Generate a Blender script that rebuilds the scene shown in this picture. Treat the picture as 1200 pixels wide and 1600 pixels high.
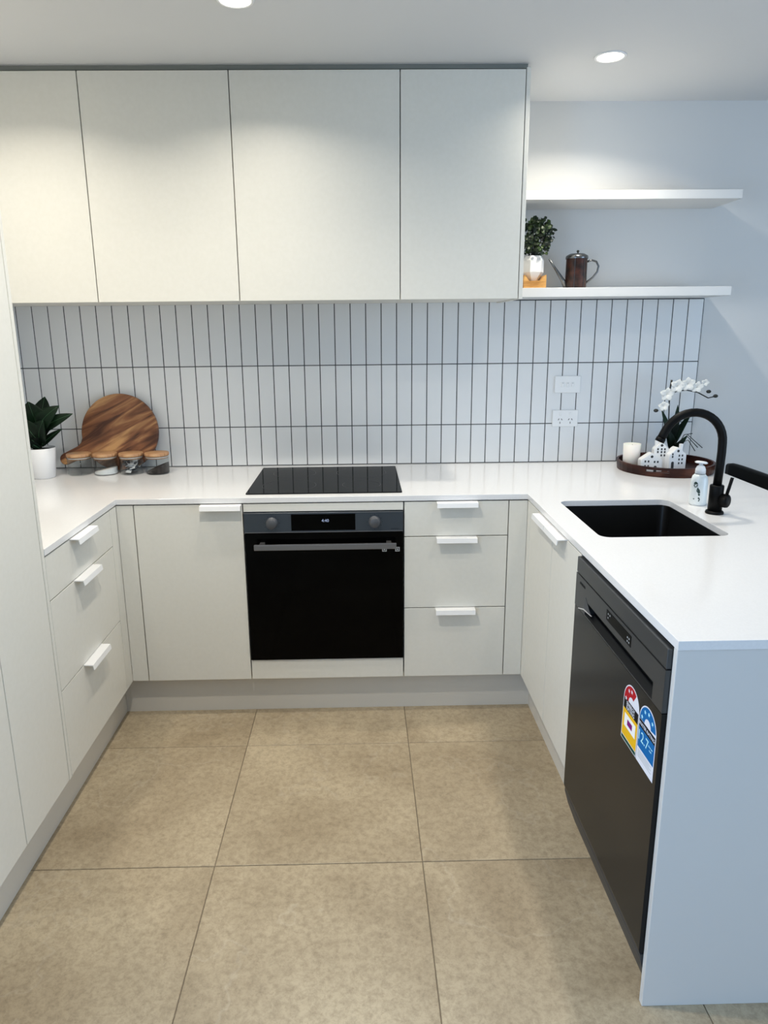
import bpy, bmesh, math, random
from mathutils import Vector, Matrix, Euler
PI = math.pi
R_ = math.radians
sc = bpy.context.scene
for o in list(bpy.data.objects):
    bpy.data.objects.remove(o)
C = sc.collection

# ------------------------------------------------------------------ camera
F_PX, PX, PY = 1091.76, 582.9, 779.64
cam_d = bpy.data.cameras.new('camera')
cam = bpy.data.objects.new('camera', cam_d)
C.objects.link(cam)
_p, _y, _r = R_(-13.6265), R_(0.9563), R_(-0.5616)
_F = Vector((math.sin(_y)*math.cos(_p), math.cos(_y)*math.cos(_p), math.sin(_p)))
_R = Vector((math.cos(_y), -math.sin(_y), 0))
_U = _R.cross(_F)
_R2 = _R*math.cos(_r) + _U*math.sin(_r)
_U2 = -_R*math.sin(_r) + _U*math.cos(_r)
M = Matrix.Identity(4)
for i in range(3):
    M[i][0], M[i][1], M[i][2] = _R2[i], _U2[i], -_F[i]
M[0][3], M[1][3], M[2][3] = 0.440, -2.520, 1.4955
cam.matrix_world = M
cam_d.sensor_fit = 'AUTO'
cam_d.sensor_width = 36
cam_d.lens = F_PX/1600*36
cam_d.shift_x = (600-PX)/1600
cam_d.shift_y = (PY-800)/1600
cam_d.clip_start = 0.02
sc.camera = cam

# ------------------------------------------------------------------ world, daylight, exposure
sc.view_settings.view_transform = 'Standard'
sc.view_settings.look = 'None'
sc.view_settings.gamma = 1
sc.view_settings.use_curve_mapping = False
sc.view_settings.exposure = 0.22
w = bpy.data.worlds.new('world')
sc.world = w
w.use_nodes = True
w.node_tree.nodes['Background'].inputs[0].default_value = (0.62, 0.76, 1.0, 1)
w.node_tree.nodes['Background'].inputs[1].default_value = 0.8

def area(name, loc, target, sx, sy, power, col, shape='RECTANGLE', spread=180):
    d = bpy.data.lights.new(name, 'AREA')
    d.shape = shape; d.size = sx; d.size_y = sy
    d.energy = power; d.color = col; d.spread = R_(spread)
    o = bpy.data.objects.new(name, d)
    o.location = loc
    o.rotation_euler = (Vector(target)-Vector(loc)).to_track_quat('-Z', 'Y').to_euler()
    C.objects.link(o)
    return o
# daylight coming in through the two glazed openings of the room behind the camera
area('window_daylight', (-1.03, -2.9, 1.25), (3.0, -2.9, 1.15), 1.7, 1.9, 47, (0.44, 0.67, 1.0))
area('window_daylight', (4.35, -2.6, 1.35), (0.0, -2.3, 1.25), 2.3, 1.8, 49, (0.56, 0.76, 1.0))

CEIL = 2.397
WARM = (1.0, 0.93, 0.81)
LAMPS = [(0.105, -0.285, 4.2), (1.312, 0.146, 6.0), (-0.72, -0.30, 4.6), (1.33, -0.80, 3.4), (0.10, -1.10, 10.5)]

# ------------------------------------------------------------------ materials
def mat(name, col, rough=0.5, metal=0.0, spec=0.5, **kw):
    m = bpy.data.materials.new(name)
    m.use_nodes = True
    b = m.node_tree.nodes['Principled BSDF']
    b.inputs['Base Color'].default_value = (*col, 1)
    b.inputs['Roughness'].default_value = rough
    b.inputs['Metallic'].default_value = metal
    b.inputs['Specular IOR Level'].default_value = spec
    for k, v in kw.items():
        b.inputs[k.replace('_', ' ')].default_value = v
    return m
def nodes(m):
    return m.node_tree.nodes, m.node_tree.links, m.node_tree.nodes['Principled BSDF']
def noise_col(m, scale, c1, c2, lo=0.35, hi=0.65, detail=6, coord='Object', stretch=(1, 1, 1), rough=0.6):
    n, l, b = nodes(m)
    tc = n.new('ShaderNodeTexCoord'); mp = n.new('ShaderNodeMapping')
    mp.inputs['Scale'].default_value = stretch
    nz = n.new('ShaderNodeTexNoise'); nz.inputs['Scale'].default_value = scale
    nz.inputs['Detail'].default_value = detail; nz.inputs['Roughness'].default_value = rough
    cr = n.new('ShaderNodeValToRGB')
    cr.color_ramp.elements[0].position = lo; cr.color_ramp.elements[0].color = (*c1, 1)
    cr.color_ramp.elements[1].position = hi; cr.color_ramp.elements[1].color = (*c2, 1)
    l.new(tc.outputs[coord], mp.inputs[0]); l.new(mp.outputs[0], nz.inputs[0])
    l.new(nz.outputs[0], cr.inputs[0]); l.new(cr.outputs[0], b.inputs['Base Color'])
    return nz, cr
def bump(m, scale, strength, dist=0.001, coord='Object', detail=4):
    n, l, b = nodes(m)
    tc = n.new('ShaderNodeTexCoord'); nz = n.new('ShaderNodeTexNoise')
    nz.inputs['Scale'].default_value = scale; nz.inputs['Detail'].default_value = detail
    bp = n.new('ShaderNodeBump'); bp.inputs['Strength'].default_value = strength; bp.inputs['Distance'].default_value = dist
    l.new(tc.outputs[coord], nz.inputs[0]); l.new(nz.outputs[0], bp.inputs['Height']); l.new(bp.outputs[0], b.inputs['Normal'])

m_wall = mat('wall_paint', (0.67, 0.67, 0.66), 0.75); bump(m_wall, 350, 0.08)
m_ceil = mat('ceiling_paint', (0.70, 0.71, 0.72), 0.85)
m_cab = mat('cabinet_laminate', (0.74, 0.735, 0.695), 0.42); noise_col(m_cab, 60, (0.725, 0.712, 0.652), (0.745, 0.732, 0.675)); bump(m_cab, 900, 0.05)
m_carc = mat('carcass_board', (0.62, 0.62, 0.60), 0.6)
m_gap = mat('filler_shade_grey', (0.22, 0.23, 0.21), 0.7)  # recessed ceiling filler; the shade of the gap is put into this dark grey
m_shelf = mat('shelf_laminate', (0.71, 0.71, 0.70), 0.4)
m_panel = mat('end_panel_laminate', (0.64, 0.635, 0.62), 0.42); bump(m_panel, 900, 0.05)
m_handle = mat('white_metal', (0.87, 0.87, 0.87), 0.35)
m_stone = mat('engineered_stone', (0.78, 0.78, 0.78), 0.16)
noise_col(m_stone, 220, (0.745, 0.745, 0.75), (0.785, 0.785, 0.79), 0.3, 0.7)
m_kick = mat('kickboard_laminate', (0.66, 0.63, 0.57), 0.4)
m_tile = mat('wall_tile_glaze', (0.76, 0.775, 0.78), 0.17); bump(m_tile, 45, 0.10, 0.002)
m_grout = mat('dark_grout', (0.075, 0.08, 0.085), 0.9)
m_fgrout = mat('floor_grout', (0.20, 0.165, 0.12), 0.9)
m_black = mat('black_glass', (0.001, 0.001, 0.001), 0.06, spec=0.06)
m_hob = mat('ceramic_hob_glass', (0.012, 0.013, 0.014), 0.05, IOR=1.07)
m_oven = mat('blue_grey_steel', (0.07, 0.085, 0.105), 0.36, 0.7)
m_knob = mat('knob_steel', (0.085, 0.09, 0.10), 0.5, 0.4)
m_bar = mat('brushed_bar', (0.22, 0.22, 0.23), 0.35, 0.8)
m_chrome = mat('chrome_trim', (0.85, 0.85, 0.86), 0.3, 0.7)
m_dark = mat('matte_black', (0.003, 0.003, 0.003), 0.45, spec=0.12)
m_sink = mat('black_composite', (0.004, 0.004, 0.004), 0.3, spec=0.2)
m_dw = mat('dark_inox', (0.018, 0.018, 0.018), 0.22, 0.35, spec=0.12)
m_dwtop = mat('dark_inox_panel', (0.085, 0.09, 0.095), 0.36, 0.7, spec=0.3)
m_dwblk = mat('panel_black', (0.002, 0.002, 0.002), 0.35, spec=0.06)
m_plastic = mat('white_plastic', (0.82, 0.83, 0.83), 0.3)
m_slot = mat('socket_slot', (0.03, 0.03, 0.03), 0.6)
m_mark = mat('grey_print', (0.42, 0.44, 0.46), 0.5)
m_cer = mat('white_ceramic', (0.80, 0.80, 0.79), 0.35)
m_potw = mat('pot_white', (0.80, 0.81, 0.83), 0.32)
m_soil = mat('soil', (0.012, 0.010, 0.009), 0.95); bump(m_soil, 120, 1, 0.01)
m_leaf = mat('dark_green_leaf', (0.006, 0.022, 0.010), 0.45, spec=0.15); noise_col(m_leaf, 9, (0.0015, 0.005, 0.003), (0.006, 0.020, 0.008))
m_rib = mat('leaf_midrib', (0.02, 0.085, 0.03), 0.45)
m_leaf2 = mat('small_green_leaf', (0.02, 0.06, 0.02), 0.5); noise_col(m_leaf2, 22, (0.002, 0.010, 0.005), (0.07, 0.13, 0.02), 0.46, 0.76)
m_stem = mat('dark_stem', (0.012, 0.014, 0.010), 0.6)
m_petal = mat('white_petal', (0.80, 0.79, 0.74), 0.55)
m_candle = mat('ivory_wax', (0.80, 0.76, 0.70), 0.4, Subsurface_Weight=0.2)
m_steel = mat('aged_steel', (0.16, 0.165, 0.17), 0.25, 0.9)
m_copper = mat('dark_red_patina', (0.05, 0.018, 0.012), 0.35, 0.2); noise_col(m_copper, 30, (0.006, 0.003, 0.003), (0.075, 0.022, 0.014), 0.38, 0.72)
m_soap = mat('soap_bottle_plastic', (0.80, 0.84, 0.83), 0.2)
m_green = mat('dark_green_print', (0.02, 0.05, 0.04), 0.5)
m_powder = mat('white_powder', (0.85, 0.85, 0.84), 0.9)
m_coffee = mat('ground_coffee', (0.020, 0.012, 0.010), 0.9); bump(m_coffee, 300, 1, 0.003)
m_foilw = mat('sachet_white', (0.78, 0.78, 0.78), 0.35)
m_foilb = mat('sachet_black', (0.03, 0.035, 0.045), 0.35)
m_glass = mat('clear_glass', (0.93, 0.95, 0.96), 0.0, Transmission_Weight=1.0, IOR=1.28)
m_red = mat('label_red', (0.42, 0.012, 0.02), 0.6, spec=0.1)
m_yel = mat('label_yellow', (0.80, 0.46, 0.015), 0.6, spec=0.1)
m_blue = mat('label_blue', (0.006, 0.13, 0.38), 0.6, spec=0.1)
m_lwhite = mat('label_white', (0.72, 0.73, 0.80), 0.6, spec=0.1)
m_lblack = mat('label_black', (0.008, 0.008, 0.010), 0.6, spec=0.1)
m_lgreen = mat('label_green', (0.01, 0.06, 0.04), 0.6, spec=0.1)
m_lpink = mat('label_magenta', (0.20, 0.01, 0.16), 0.6, spec=0.1)
m_lcyan = mat('label_pale_cyan', (0.45, 0.80, 0.90), 0.6, spec=0.1)
m_lamp = mat('lamp_lens', (1, 1, 1), 0.4, Emission_Color=(1, 0.93, 0.78, 1), Emission_Strength=9.0)
m_digit = mat('clock_digits', (0.0, 0.0, 0.0), 0.5, Emission_Color=(0.55, 0.68, 1, 1), Emission_Strength=0.55)

n, l, b = nodes(m_glass)
tr_ = n.new('ShaderNodeBsdfTransparent'); tr_.inputs[0].default_value = (0.95, 0.965, 0.97, 1)
gl_ = n.new('ShaderNodeBsdfGlossy'); gl_.inputs['Roughness'].default_value = 0.02
lw_ = n.new('ShaderNodeLayerWeight'); lw_.inputs['Blend'].default_value = 0.12
fr_ = n.new('ShaderNodeMath'); fr_.operation = 'MULTIPLY'; fr_.inputs[1].default_value = 0.45
l.new(lw_.outputs['Facing'], fr_.inputs[0])
ms_ = n.new('ShaderNodeMixShader')
l.new(fr_.outputs[0], ms_.inputs[0]); l.new(tr_.outputs[0], ms_.inputs[1]); l.new(gl_.outputs[0], ms_.inputs[2])
l.new(ms_.outputs[0], n['Material Output'].inputs['Surface'])

# bamboo and timber
def wood(name, c1, c2, c3, rot, scale=9, dist=4, rough=0.42, stretch=(1, 1, 5)):
    m = mat(name, c1, rough)
    n, l, b = nodes(m)
    tc = n.new('ShaderNodeTexCoord')
    mp = n.new('ShaderNodeMapping'); mp.inputs['Rotation'].default_value = rot
    mp2 = n.new('ShaderNodeMapping'); mp2.inputs['Scale'].default_value = stretch
    nz = n.new('ShaderNodeTexNoise'); nz.inputs['Scale'].default_value = scale; nz.inputs['Detail'].default_value = 7
    nz.inputs['Distortion'].default_value = dist*0.1
    cr = n.new('ShaderNodeValToRGB'); e = cr.color_ramp.elements
    e[0].position = 0.36; e[0].color = (*c1, 1); e[1].position = 0.66; e[1].color = (*c3, 1)
    k = cr.color_ramp.elements.new(0.5); k.color = (*c2, 1)
    l.new(tc.outputs['Object'], mp.inputs[0]); l.new(mp.outputs[0], mp2.inputs[0])
    l.new(mp2.outputs[0], nz.inputs[0]); l.new(nz.outputs[0], cr.inputs[0]); l.new(cr.outputs[0], b.inputs['Base Color'])
    return m
m_board = wood('acacia_board', (0.065, 0.020, 0.010), (0.24, 0.095, 0.04), (0.56, 0.31, 0.13), (0, R_(28), 0), 3.2, 12, 0.4, (0.8, 1, 7))
m_tray = wood('dark_red_timber', (0.018, 0.005, 0.004), (0.038, 0.011, 0.007), (0.10, 0.034, 0.017), (0, 0, 0), 6, 4, 0.38, (1, 1, 5))
m_tray.node_tree.nodes['Principled BSDF'].inputs['Specular IOR Level'].default_value = 0.2
m_bamboo = wood('bamboo_lid', (0.38, 0.19, 0.085), (0.47, 0.26, 0.13), (0.55, 0.33, 0.17), (0, 0, 0), 20, 2, 0.5, (1, 6, 1))
m_block = wood('golden_wood_block', (0.36, 0.17, 0.04), (0.55, 0.29, 0.08), (0.68, 0.40, 0.14), (0, 0, 0), 9, 3, 0.45, (1, 1, 6))

# stone-look floor tile
m_floor = mat('floor_tile_stone', (0.40, 0.33, 0.24), 0.46)
n, l, b = nodes(m_floor)
tc = n.new('ShaderNodeTexCoord'); geo = n.new('ShaderNodeNewGeometry'); oi = n.new('ShaderNodeObjectInfo')
addv = n.new('ShaderNodeVectorMath'); addv.operation = 'MULTIPLY_ADD'
addv.inputs[1].default_value = (1, 1, 1)
comb = n.new('ShaderNodeCombineXYZ')
mulr = n.new('ShaderNodeMath'); mulr.operation = 'MULTIPLY'; mulr.inputs[1].default_value = 30
l.new(oi.outputs['Random'], mulr.inputs[0]); l.new(mulr.outputs[0], comb.inputs[0]); l.new(mulr.outputs[0], comb.inputs[2])
l.new(tc.outputs['Object'], addv.inputs[0]); l.new(comb.outputs[0], addv.inputs[2])
def nz_(scale, det, rg=0.6, dist=0.0):
    q = n.new('ShaderNodeTexNoise'); q.inputs['Scale'].default_value = scale; q.inputs['Detail'].default_value = det
    q.inputs['Roughness'].default_value = rg; q.inputs['Distortion'].default_value = dist
    l.new(addv.outputs[0], q.inputs[0]); return q
big = nz_(2.2, 5, 0.55, 0.4); fine = nz_(48, 10, 0.82, 0.25); spk = nz_(150, 6, 0.8)
cr1 = n.new('ShaderNodeValToRGB'); e = cr1.color_ramp.elements
e[0].position = 0.33; e[0].color = (0.325, 0.258, 0.168, 1); e[1].position = 0.64; e[1].color = (0.475, 0.395, 0.272, 1)
l.new(big.outputs[0], cr1.inputs[0])
cr2 = n.new('ShaderNodeValToRGB'); e = cr2.color_ramp.elements
e[0].position = 0.33; e[0].color = (0.66, 0.635, 0.61, 1); e[1].position = 0.56; e[1].color = (1.04, 1.03, 1.02, 1)
l.new(fine.outputs[0], cr2.inputs[0])
cr3 = n.new('ShaderNodeValToRGB'); e = cr3.color_ramp.elements
e[0].position = 0.30; e[0].color = (0.82, 0.80, 0.78, 1); e[1].position = 0.5; e[1].color = (1, 1, 1, 1)
l.new(spk.outputs[0], cr3.inputs[0])
mx = n.new('ShaderNodeMix'); mx.data_type = 'RGBA'; mx.blend_type = 'MULTIPLY'; mx.inputs[0].default_value = 1
l.new(cr1.outputs[0], mx.inputs[6]); l.new(cr2.outputs[0], mx.inputs[7])
mx2 = n.new('ShaderNodeMix'); mx2.data_type = 'RGBA'; mx2.blend_type = 'MULTIPLY'; mx2.inputs[0].default_value = 1
l.new(mx.outputs[2], mx2.inputs[6]); l.new(cr3.outputs[0], mx2.inputs[7]);
# pale calcite veins
vd = nz_(3, 5, 0.6)
vn = n.new('ShaderNodeTexNoise'); vn.inputs['Scale'].default_value = 1.7; vn.inputs['Detail'].default_value = 5; vn.inputs['Roughness'].default_value = 0.55
l.new(addv.outputs[0], vn.inputs[0])
vs = n.new('ShaderNodeMath'); vs.operation = 'SUBTRACT'; vs.inputs[1].default_value = 0.44
va = n.new('ShaderNodeMath'); va.operation = 'ABSOLUTE'
l.new(vn.outputs[0], vs.inputs[0]); l.new(vs.outputs[0], va.inputs[0])
vr = n.new('ShaderNodeValToRGB'); e = vr.color_ramp.elements
e[0].position = 0.0; e[0].color = (0.12, 0.12, 0.12, 1); e[1].position = 0.006; e[1].color = (0, 0, 0, 1)
l.new(va.outputs[0], vr.inputs[0])
mx3 = n.new('ShaderNodeMix'); mx3.data_type = 'RGBA'; l.new(vr.outputs[0], mx3.inputs[0])
l.new(mx2.outputs[2], mx3.inputs[6]); mx3.inputs[7].default_value = (0.66, 0.60, 0.50, 1)
l.new(mx3.outputs[2], b.inputs['Base Color'])
bp = n.new('ShaderNodeBump'); bp.inputs['Strength'].default_value = 0.25; bp.inputs['Distance'].default_value = 0.001
l.new(fine.outputs[0], bp.inputs['Height']); l.new(bp.outputs[0], b.inputs['Normal'])

# ------------------------------------------------------------------ helpers
def box(bm, x0, x1, y0, y1, z0, z1, bev=0.0, seg=1, mi=0):
    x0, x1 = sorted((x0, x1)); y0, y1 = sorted((y0, y1)); z0, z1 = sorted((z0, z1))
    v = [bm.verts.new(p) for p in ((x0, y0, z0), (x1, y0, z0), (x1, y1, z0), (x0, y1, z0),
                                   (x0, y0, z1), (x1, y0, z1), (x1, y1, z1), (x0, y1, z1))]
    fs = [bm.faces.new([v[i] for i in q]) for q in ((3, 2, 1, 0), (4, 5, 6, 7), (0, 1, 5, 4), (1, 2, 6, 5), (2, 3, 7, 6), (3, 0, 4, 7))]
    for f in fs: f.material_index = mi
    if bev > 0:
        es = list({e for f in fs for e in f.edges})
        r = bmesh.ops.bevel(bm, geom=es, offset=bev, segments=seg, affect='EDGES', profile=0.5)
        for f in r['faces']: f.material_index = mi
    return bm
def NB(): return bmesh.new()
def bx(*a, **k): return box(NB(), *a, **k)
def prism(bm, pts, d0, d1, axis='y', mi=0):
    """closed prism from 2D outline pts; axis = direction of extrusion"""
    def P(a, b_, d):
        return {'y': (a, d, b_), 'x': (d, a, b_), 'z': (a, b_, d)}[axis]
    A = [bm.verts.new(P(a, b_, d0)) for a, b_ in pts]
    B = [bm.verts.new(P(a, b_, d1)) for a, b_ in pts]
    fs = [bm.faces.new(A), bm.faces.new(list(reversed(B)))]
    k = len(pts)
    for i in range(k):
        fs.append(bm.faces.new((A[i], B[i], B[(i+1) % k], A[(i+1) % k])))
    for f in fs: f.material_index = mi
    bmesh.ops.recalc_face_normals(bm, faces=fs)
    return bm
def lathe(bm, prof, seg=28, center=(0, 0, 0), axis='z', sx=1, sy=1, mi=0):
    rings = []
    c = Vector(center)
    def P(r, h, a):
        if axis == 'z': return c+Vector((r*math.cos(a)*sx, r*math.sin(a)*sy, h))
        if axis == 'y': return c+Vector((r*math.cos(a), h, r*math.sin(a)))
        return c+Vector((h, r*math.cos(a), r*math.sin(a)))
    for r, h in prof:
        if r < 1e-6: rings.append([bm.verts.new(P(0, h, 0))])
        else: rings.append([bm.verts.new(P(r, h, 2*PI*i/seg)) for i in range(seg)])
    fs = []
    for a, b_ in zip(rings, rings[1:]):
        for i in range(seg):
            j = (i+1) % seg
            if len(a) == 1 and len(b_) == 1: continue
            if len(a) == 1: fs.append(bm.faces.new((a[0], b_[i], b_[j])))
            elif len(b_) == 1: fs.append(bm.faces.new((a[i], b_[0], a[j])))
            else: fs.append(bm.faces.new((a[i], b_[i], b_[j], a[j])))
    for f in fs: f.smooth = True; f.material_index = mi
    bmesh.ops.recalc_face_normals(bm, faces=fs)
    return bm
def tube(bm, pts, rad, seg=12, caps=True, mi=0):
    pts = [Vector(p) for p in pts]
    rad = rad if isinstance(rad, (list, tuple)) else [rad]*len(pts)
    rings = []; up = None
    for i, p in enumerate(pts):
        t = (pts[min(i+1, len(pts)-1)]-pts[max(i-1, 0)]).normalized()
        if up is None:
            up = Vector((0, 0, 1)) if abs(t.z) < 0.9 else Vector((1, 0, 0))
        u = (up - t*up.dot(t)).normalized(); v = t.cross(u); up = u
        rings.append([bm.verts.new(p+(u*math.cos(2*PI*k/seg)+v*math.sin(2*PI*k/seg))*rad[i]) for k in range(seg)])
    fs = []
    for a, b_ in zip(rings, rings[1:]):
        for i in range(seg):
            f = bm.faces.new((a[i], a[(i+1) % seg], b_[(i+1) % seg], b_[i])); f.smooth = True; fs.append(f)
    if caps:
        fs.append(bm.faces.new(list(reversed(rings[0])))); fs.append(bm.faces.new(rings[-1]))
    for f in fs: f.material_index = mi
    bmesh.ops.recalc_face_normals(bm, faces=fs)
    return bm
def rrect(x0, x1, y0, y1, r, n=6):
    pts = []
    for cx, cy, a0 in ((x1-r, y1-r, 0), (x0+r, y1-r, 90), (x0+r, y0+r, 180), (x1-r, y0+r, 270)):
        for i in range(n+1):
            a = R_(a0+90*i/n); pts.append((cx+r*math.cos(a), cy+r*math.sin(a)))
    return pts
def thing(name, label, cat, loc=(0, 0, 0), group=None, rot=(0, 0, 0)):
    o = bpy.data.objects.new(name, None)
    o.empty_display_size = 0.05
    o.location = loc; o.rotation_euler = rot
    o['label'] = label; o['category'] = cat
    if group: o['group'] = group
    C.objects.link(o)
    return o
def root_loc(o):
    while o.parent: o = o.parent
    return Vector(o.location)
def part(name, bm, m, parent=None, local=False, label=None, smooth=None, kind=None):
    """mesh object; world-space bmesh is shifted into the parent's frame unless local"""
    if parent is not None and not local:
        bmesh.ops.translate(bm, verts=bm.verts, vec=-root_loc(parent))
    me = bpy.data.meshes.new(name); bm.to_mesh(me); bm.free()
    for x in (m if isinstance(m, (list, tuple)) else [m]): me.materials.append(x)
    if smooth is not None:
        for p in me.polygons: p.use_smooth = smooth
    o = bpy.data.objects.new(name, me); C.objects.link(o)
    if parent is not None: o.parent = parent
    if label: o['label'] = label
    if kind: o['kind'] = kind
    return o
def tag(o, label, cat, group=None):
    o['label'] = label; o['category'] = cat
    if group: o['group'] = group
    return o
def struct(name, bm, m, label=None):
    o = part(name, bm, m); o['kind'] = 'structure'
    if label: o['label'] = label
    return o
def copy_tree(o, parent=None):
    c = o.copy(); C.objects.link(c)
    if parent is not None: c.parent = parent
    for ch in list(o.children): copy_tree(ch, c)
    return c
def curve_bm(polys, half, bev=0.0):
    """flat 2D outline (with holes) extruded +-half in z, returned as a bmesh"""
    cu = bpy.data.curves.new('tmp', 'CURVE'); cu.dimensions = '2D'; cu.fill_mode = 'BOTH'
    cu.extrude = half-bev; cu.bevel_depth = bev; cu.offset = -bev; cu.bevel_resolution = 0
    for pts in polys:
        s = cu.splines.new('POLY'); s.points.add(len(pts)-1); s.use_cyclic_u = True
        for p, q in zip(s.points, pts): p.co = (q[0], q[1], 0, 1)
    o = bpy.data.objects.new('tmp', cu); C.objects.link(o)
    dg = bpy.context.evaluated_depsgraph_get(); dg.update()
    me = bpy.data.meshes.new_from_object(o.evaluated_get(dg))
    bm = bmesh.new(); bm.from_mesh(me)
    bmesh.ops.remove_doubles(bm, verts=bm.verts, dist=1e-5)
    bpy.data.objects.remove(o); bpy.data.meshes.remove(me); bpy.data.curves.remove(cu)
    return bm
def text_bm(s, size, mtx, depth=0.0002, align='CENTER', bold=0.0, sx=1.0):
    cu = bpy.data.curves.new('tmp', 'FONT'); cu.body = s; cu.size = size
    cu.align_x = align; cu.align_y = 'CENTER'; cu.extrude = depth; cu.resolution_u = 3; cu.offset = bold
    o = bpy.data.objects.new('tmp', cu); C.objects.link(o)
    dg = bpy.context.evaluated_depsgraph_get(); dg.update()
    me = bpy.data.meshes.new_from_object(o.evaluated_get(dg))
    bm = bmesh.new(); bm.from_mesh(me)
    bmesh.ops.scale(bm, vec=(sx, 1, 1), verts=bm.verts)
    bmesh.ops.transform(bm, matrix=mtx, verts=bm.verts)
    bpy.data.objects.remove(o); bpy.data.meshes.remove(me); bpy.data.curves.remove(cu)
    return bm
def merge(dst, src):
    me = bpy.data.meshes.new('t'); src.to_mesh(me); dst.from_mesh(me); bpy.data.meshes.remove(me); src.free(); return dst

# ------------------------------------------------------------------ room shell
XL, XR_, YB, YF = -1.07, 4.4, 0.630, -6.0
ZT, ZB, ZK = 0.896, 0.8735, 0.159       # worktop top, top of the doors, top of the kickboard
fl = struct('floor', bx(XL-0.15, XR_+0.15, YF-0.15, YB+0.15, -0.12, -0.003), m_fgrout)
base_tile = None
gx0, gy0, G = 0.003, -0.8072, 0.5985
k = 0
for i in range(-2, 8):
    for j in range(-9, 3):
        x0 = max(gx0+i*G+0.0012, XL+0.001); x1 = min(gx0+(i+1)*G-0.0012, XR_-0.001)
        y0 = max(gy0+j*G+0.0012, YF+0.001); y1 = min(gy0+(j+1)*G-0.0012, YB-0.001)
        if x1-x0 < 0.02 or y1-y0 < 0.02: continue
        full = abs(x1-x0-(G-0.0024)) < 1e-4 and abs(y1-y0-(G-0.0024)) < 1e-4
        if full and base_tile is not None:
            o = base_tile.copy(); C.objects.link(o)
        else:
            hx, hy = (x1-x0)/2, (y1-y0)/2
            o = part('floor_tile', bx(-hx, hx, -hy, hy, -0.006, 0.0, bev=0.0012), m_floor, None)
            if full: base_tile = o
        o.location = ((x0+x1)/2, (y0+y1)/2, 0.0)
        o.parent = fl
        k += 1
struct('ceiling', bx(XL-0.15, XR_+0.15, YF-0.15, YB+0.15, CEIL, CEIL+0.12), m_ceil)
wb = struct('wall_back', bx(XL-0.15, XR_+0.15, YB, YB+0.12, -0.003, CEIL), m_wall)
wl = NB()
box(wl, XL-0.15, XL, -2.0, YB, -0.003, CEIL); box(wl, XL-0.15, XL, YF, -3.8, -0.003, CEIL); box(wl, XL-0.15, XL, -3.8, -2.0, 2.25, CEIL)
struct('wall_left', wl, m_wall)
wl = NB()
box(wl, XR_, XR_+0.15, -1.4, YB, -0.003, CEIL); box(wl, XR_, XR_+0.15, YF, -3.8, -0.003, CEIL)
box(wl, XR_, XR_+0.15, -3.8, -1.4, 2.25, CEIL); box(wl, XR_, XR_+0.15, -3.8, -1.4, -0.003, 0.40)
struct('wall_right', wl, m_wall)
struct('wall_front', bx(XL-0.15, XR_+0.15, YF-0.12, YF, -0.003, CEIL), m_wall)
def window(name, a0, a1, z0, z1, axis, d):
    """two-pane window; a runs along x (axis 'x') or y (axis 'y'), d is the depth of the frame centre"""
    f = NB(); t = 0.05
    B = (lambda b_, p0, p1, q0, q1, h=0.025: box(b_, p0, p1, d-h, d+h, q0, q1)) if axis == 'x' else (lambda b_, p0, p1, q0, q1, h=0.025: box(b_, d-h, d+h, p0, p1, q0, q1))
    B(f, a0, a1, z0, z0+t); B(f, a0, a1, z1-t, z1); B(f, a0, a0+t, z0+t, z1-t); B(f, a1-t, a1, z0+t, z1-t)
    am_ = (a0+a1)/2; B(f, am_-t/2, am_+t/2, z0+t, z1-t)
    o = struct(name, f, m_shelf)
    for a, b_ in ((a0+t, am_-t/2), (am_+t/2, a1-t)):
        q = NB(); B(q, a, b_, z0+t, z1-t, 0.003); part('pane', q, m_glass, o)
window('window_1', -3.8, -2.0, 0.0, 2.25, 'y', XL-0.07)
window('window_2', -3.8, -1.4, 0.40, 2.25, 'y', XR_+0.07)

# splashback: stacked vertical tiles, each its own piece, on a dark grout bed
TY = 0.6237
part('grout_bed', bx(XL+0.001, 1.9500, TY+0.0022, YB-0.0002, ZT+0.001, 1.6150), m_grout, wb)
edges = [1.9486-0.0673*k for k in range(24)]
while edges[-1] > XL+0.03: edges.append(edges[-1]-0.0686)
edges[-1] = XL+0.001
rows = [(ZT+0.002, 1.0743), (1.0743, 1.3440), (1.3440, 1.6137)]
g = 0.0027
unit = None
for x1, x0 in zip(edges, edges[1:]):
    for z0, z1 in rows:
        if unit is None:
            unit = part('wall_tile', bx(-0.5, 0.5, 0, 0.006, -0.5, 0.5), m_tile)
            bpy.data.objects.remove(unit); unit = True
        hx, hz = (x1-x0)/2-g*0.75, (z1-z0)/2-g*0.75
        key = (round(hx, 5), round(hz, 5))
        store = globals().setdefault('_tm', {})
        if key not in store:
            o = part('wall_tile', bx(-hx, hx, 0, 0.0058, -hz, hz, bev=0.0007), m_tile)
            store[key] = o
        else:
            o = store[key].copy(); C.objects.link(o)
        o.location = ((x0+x1)/2, TY, (z0+z1)/2)
        o.parent = wb

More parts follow.
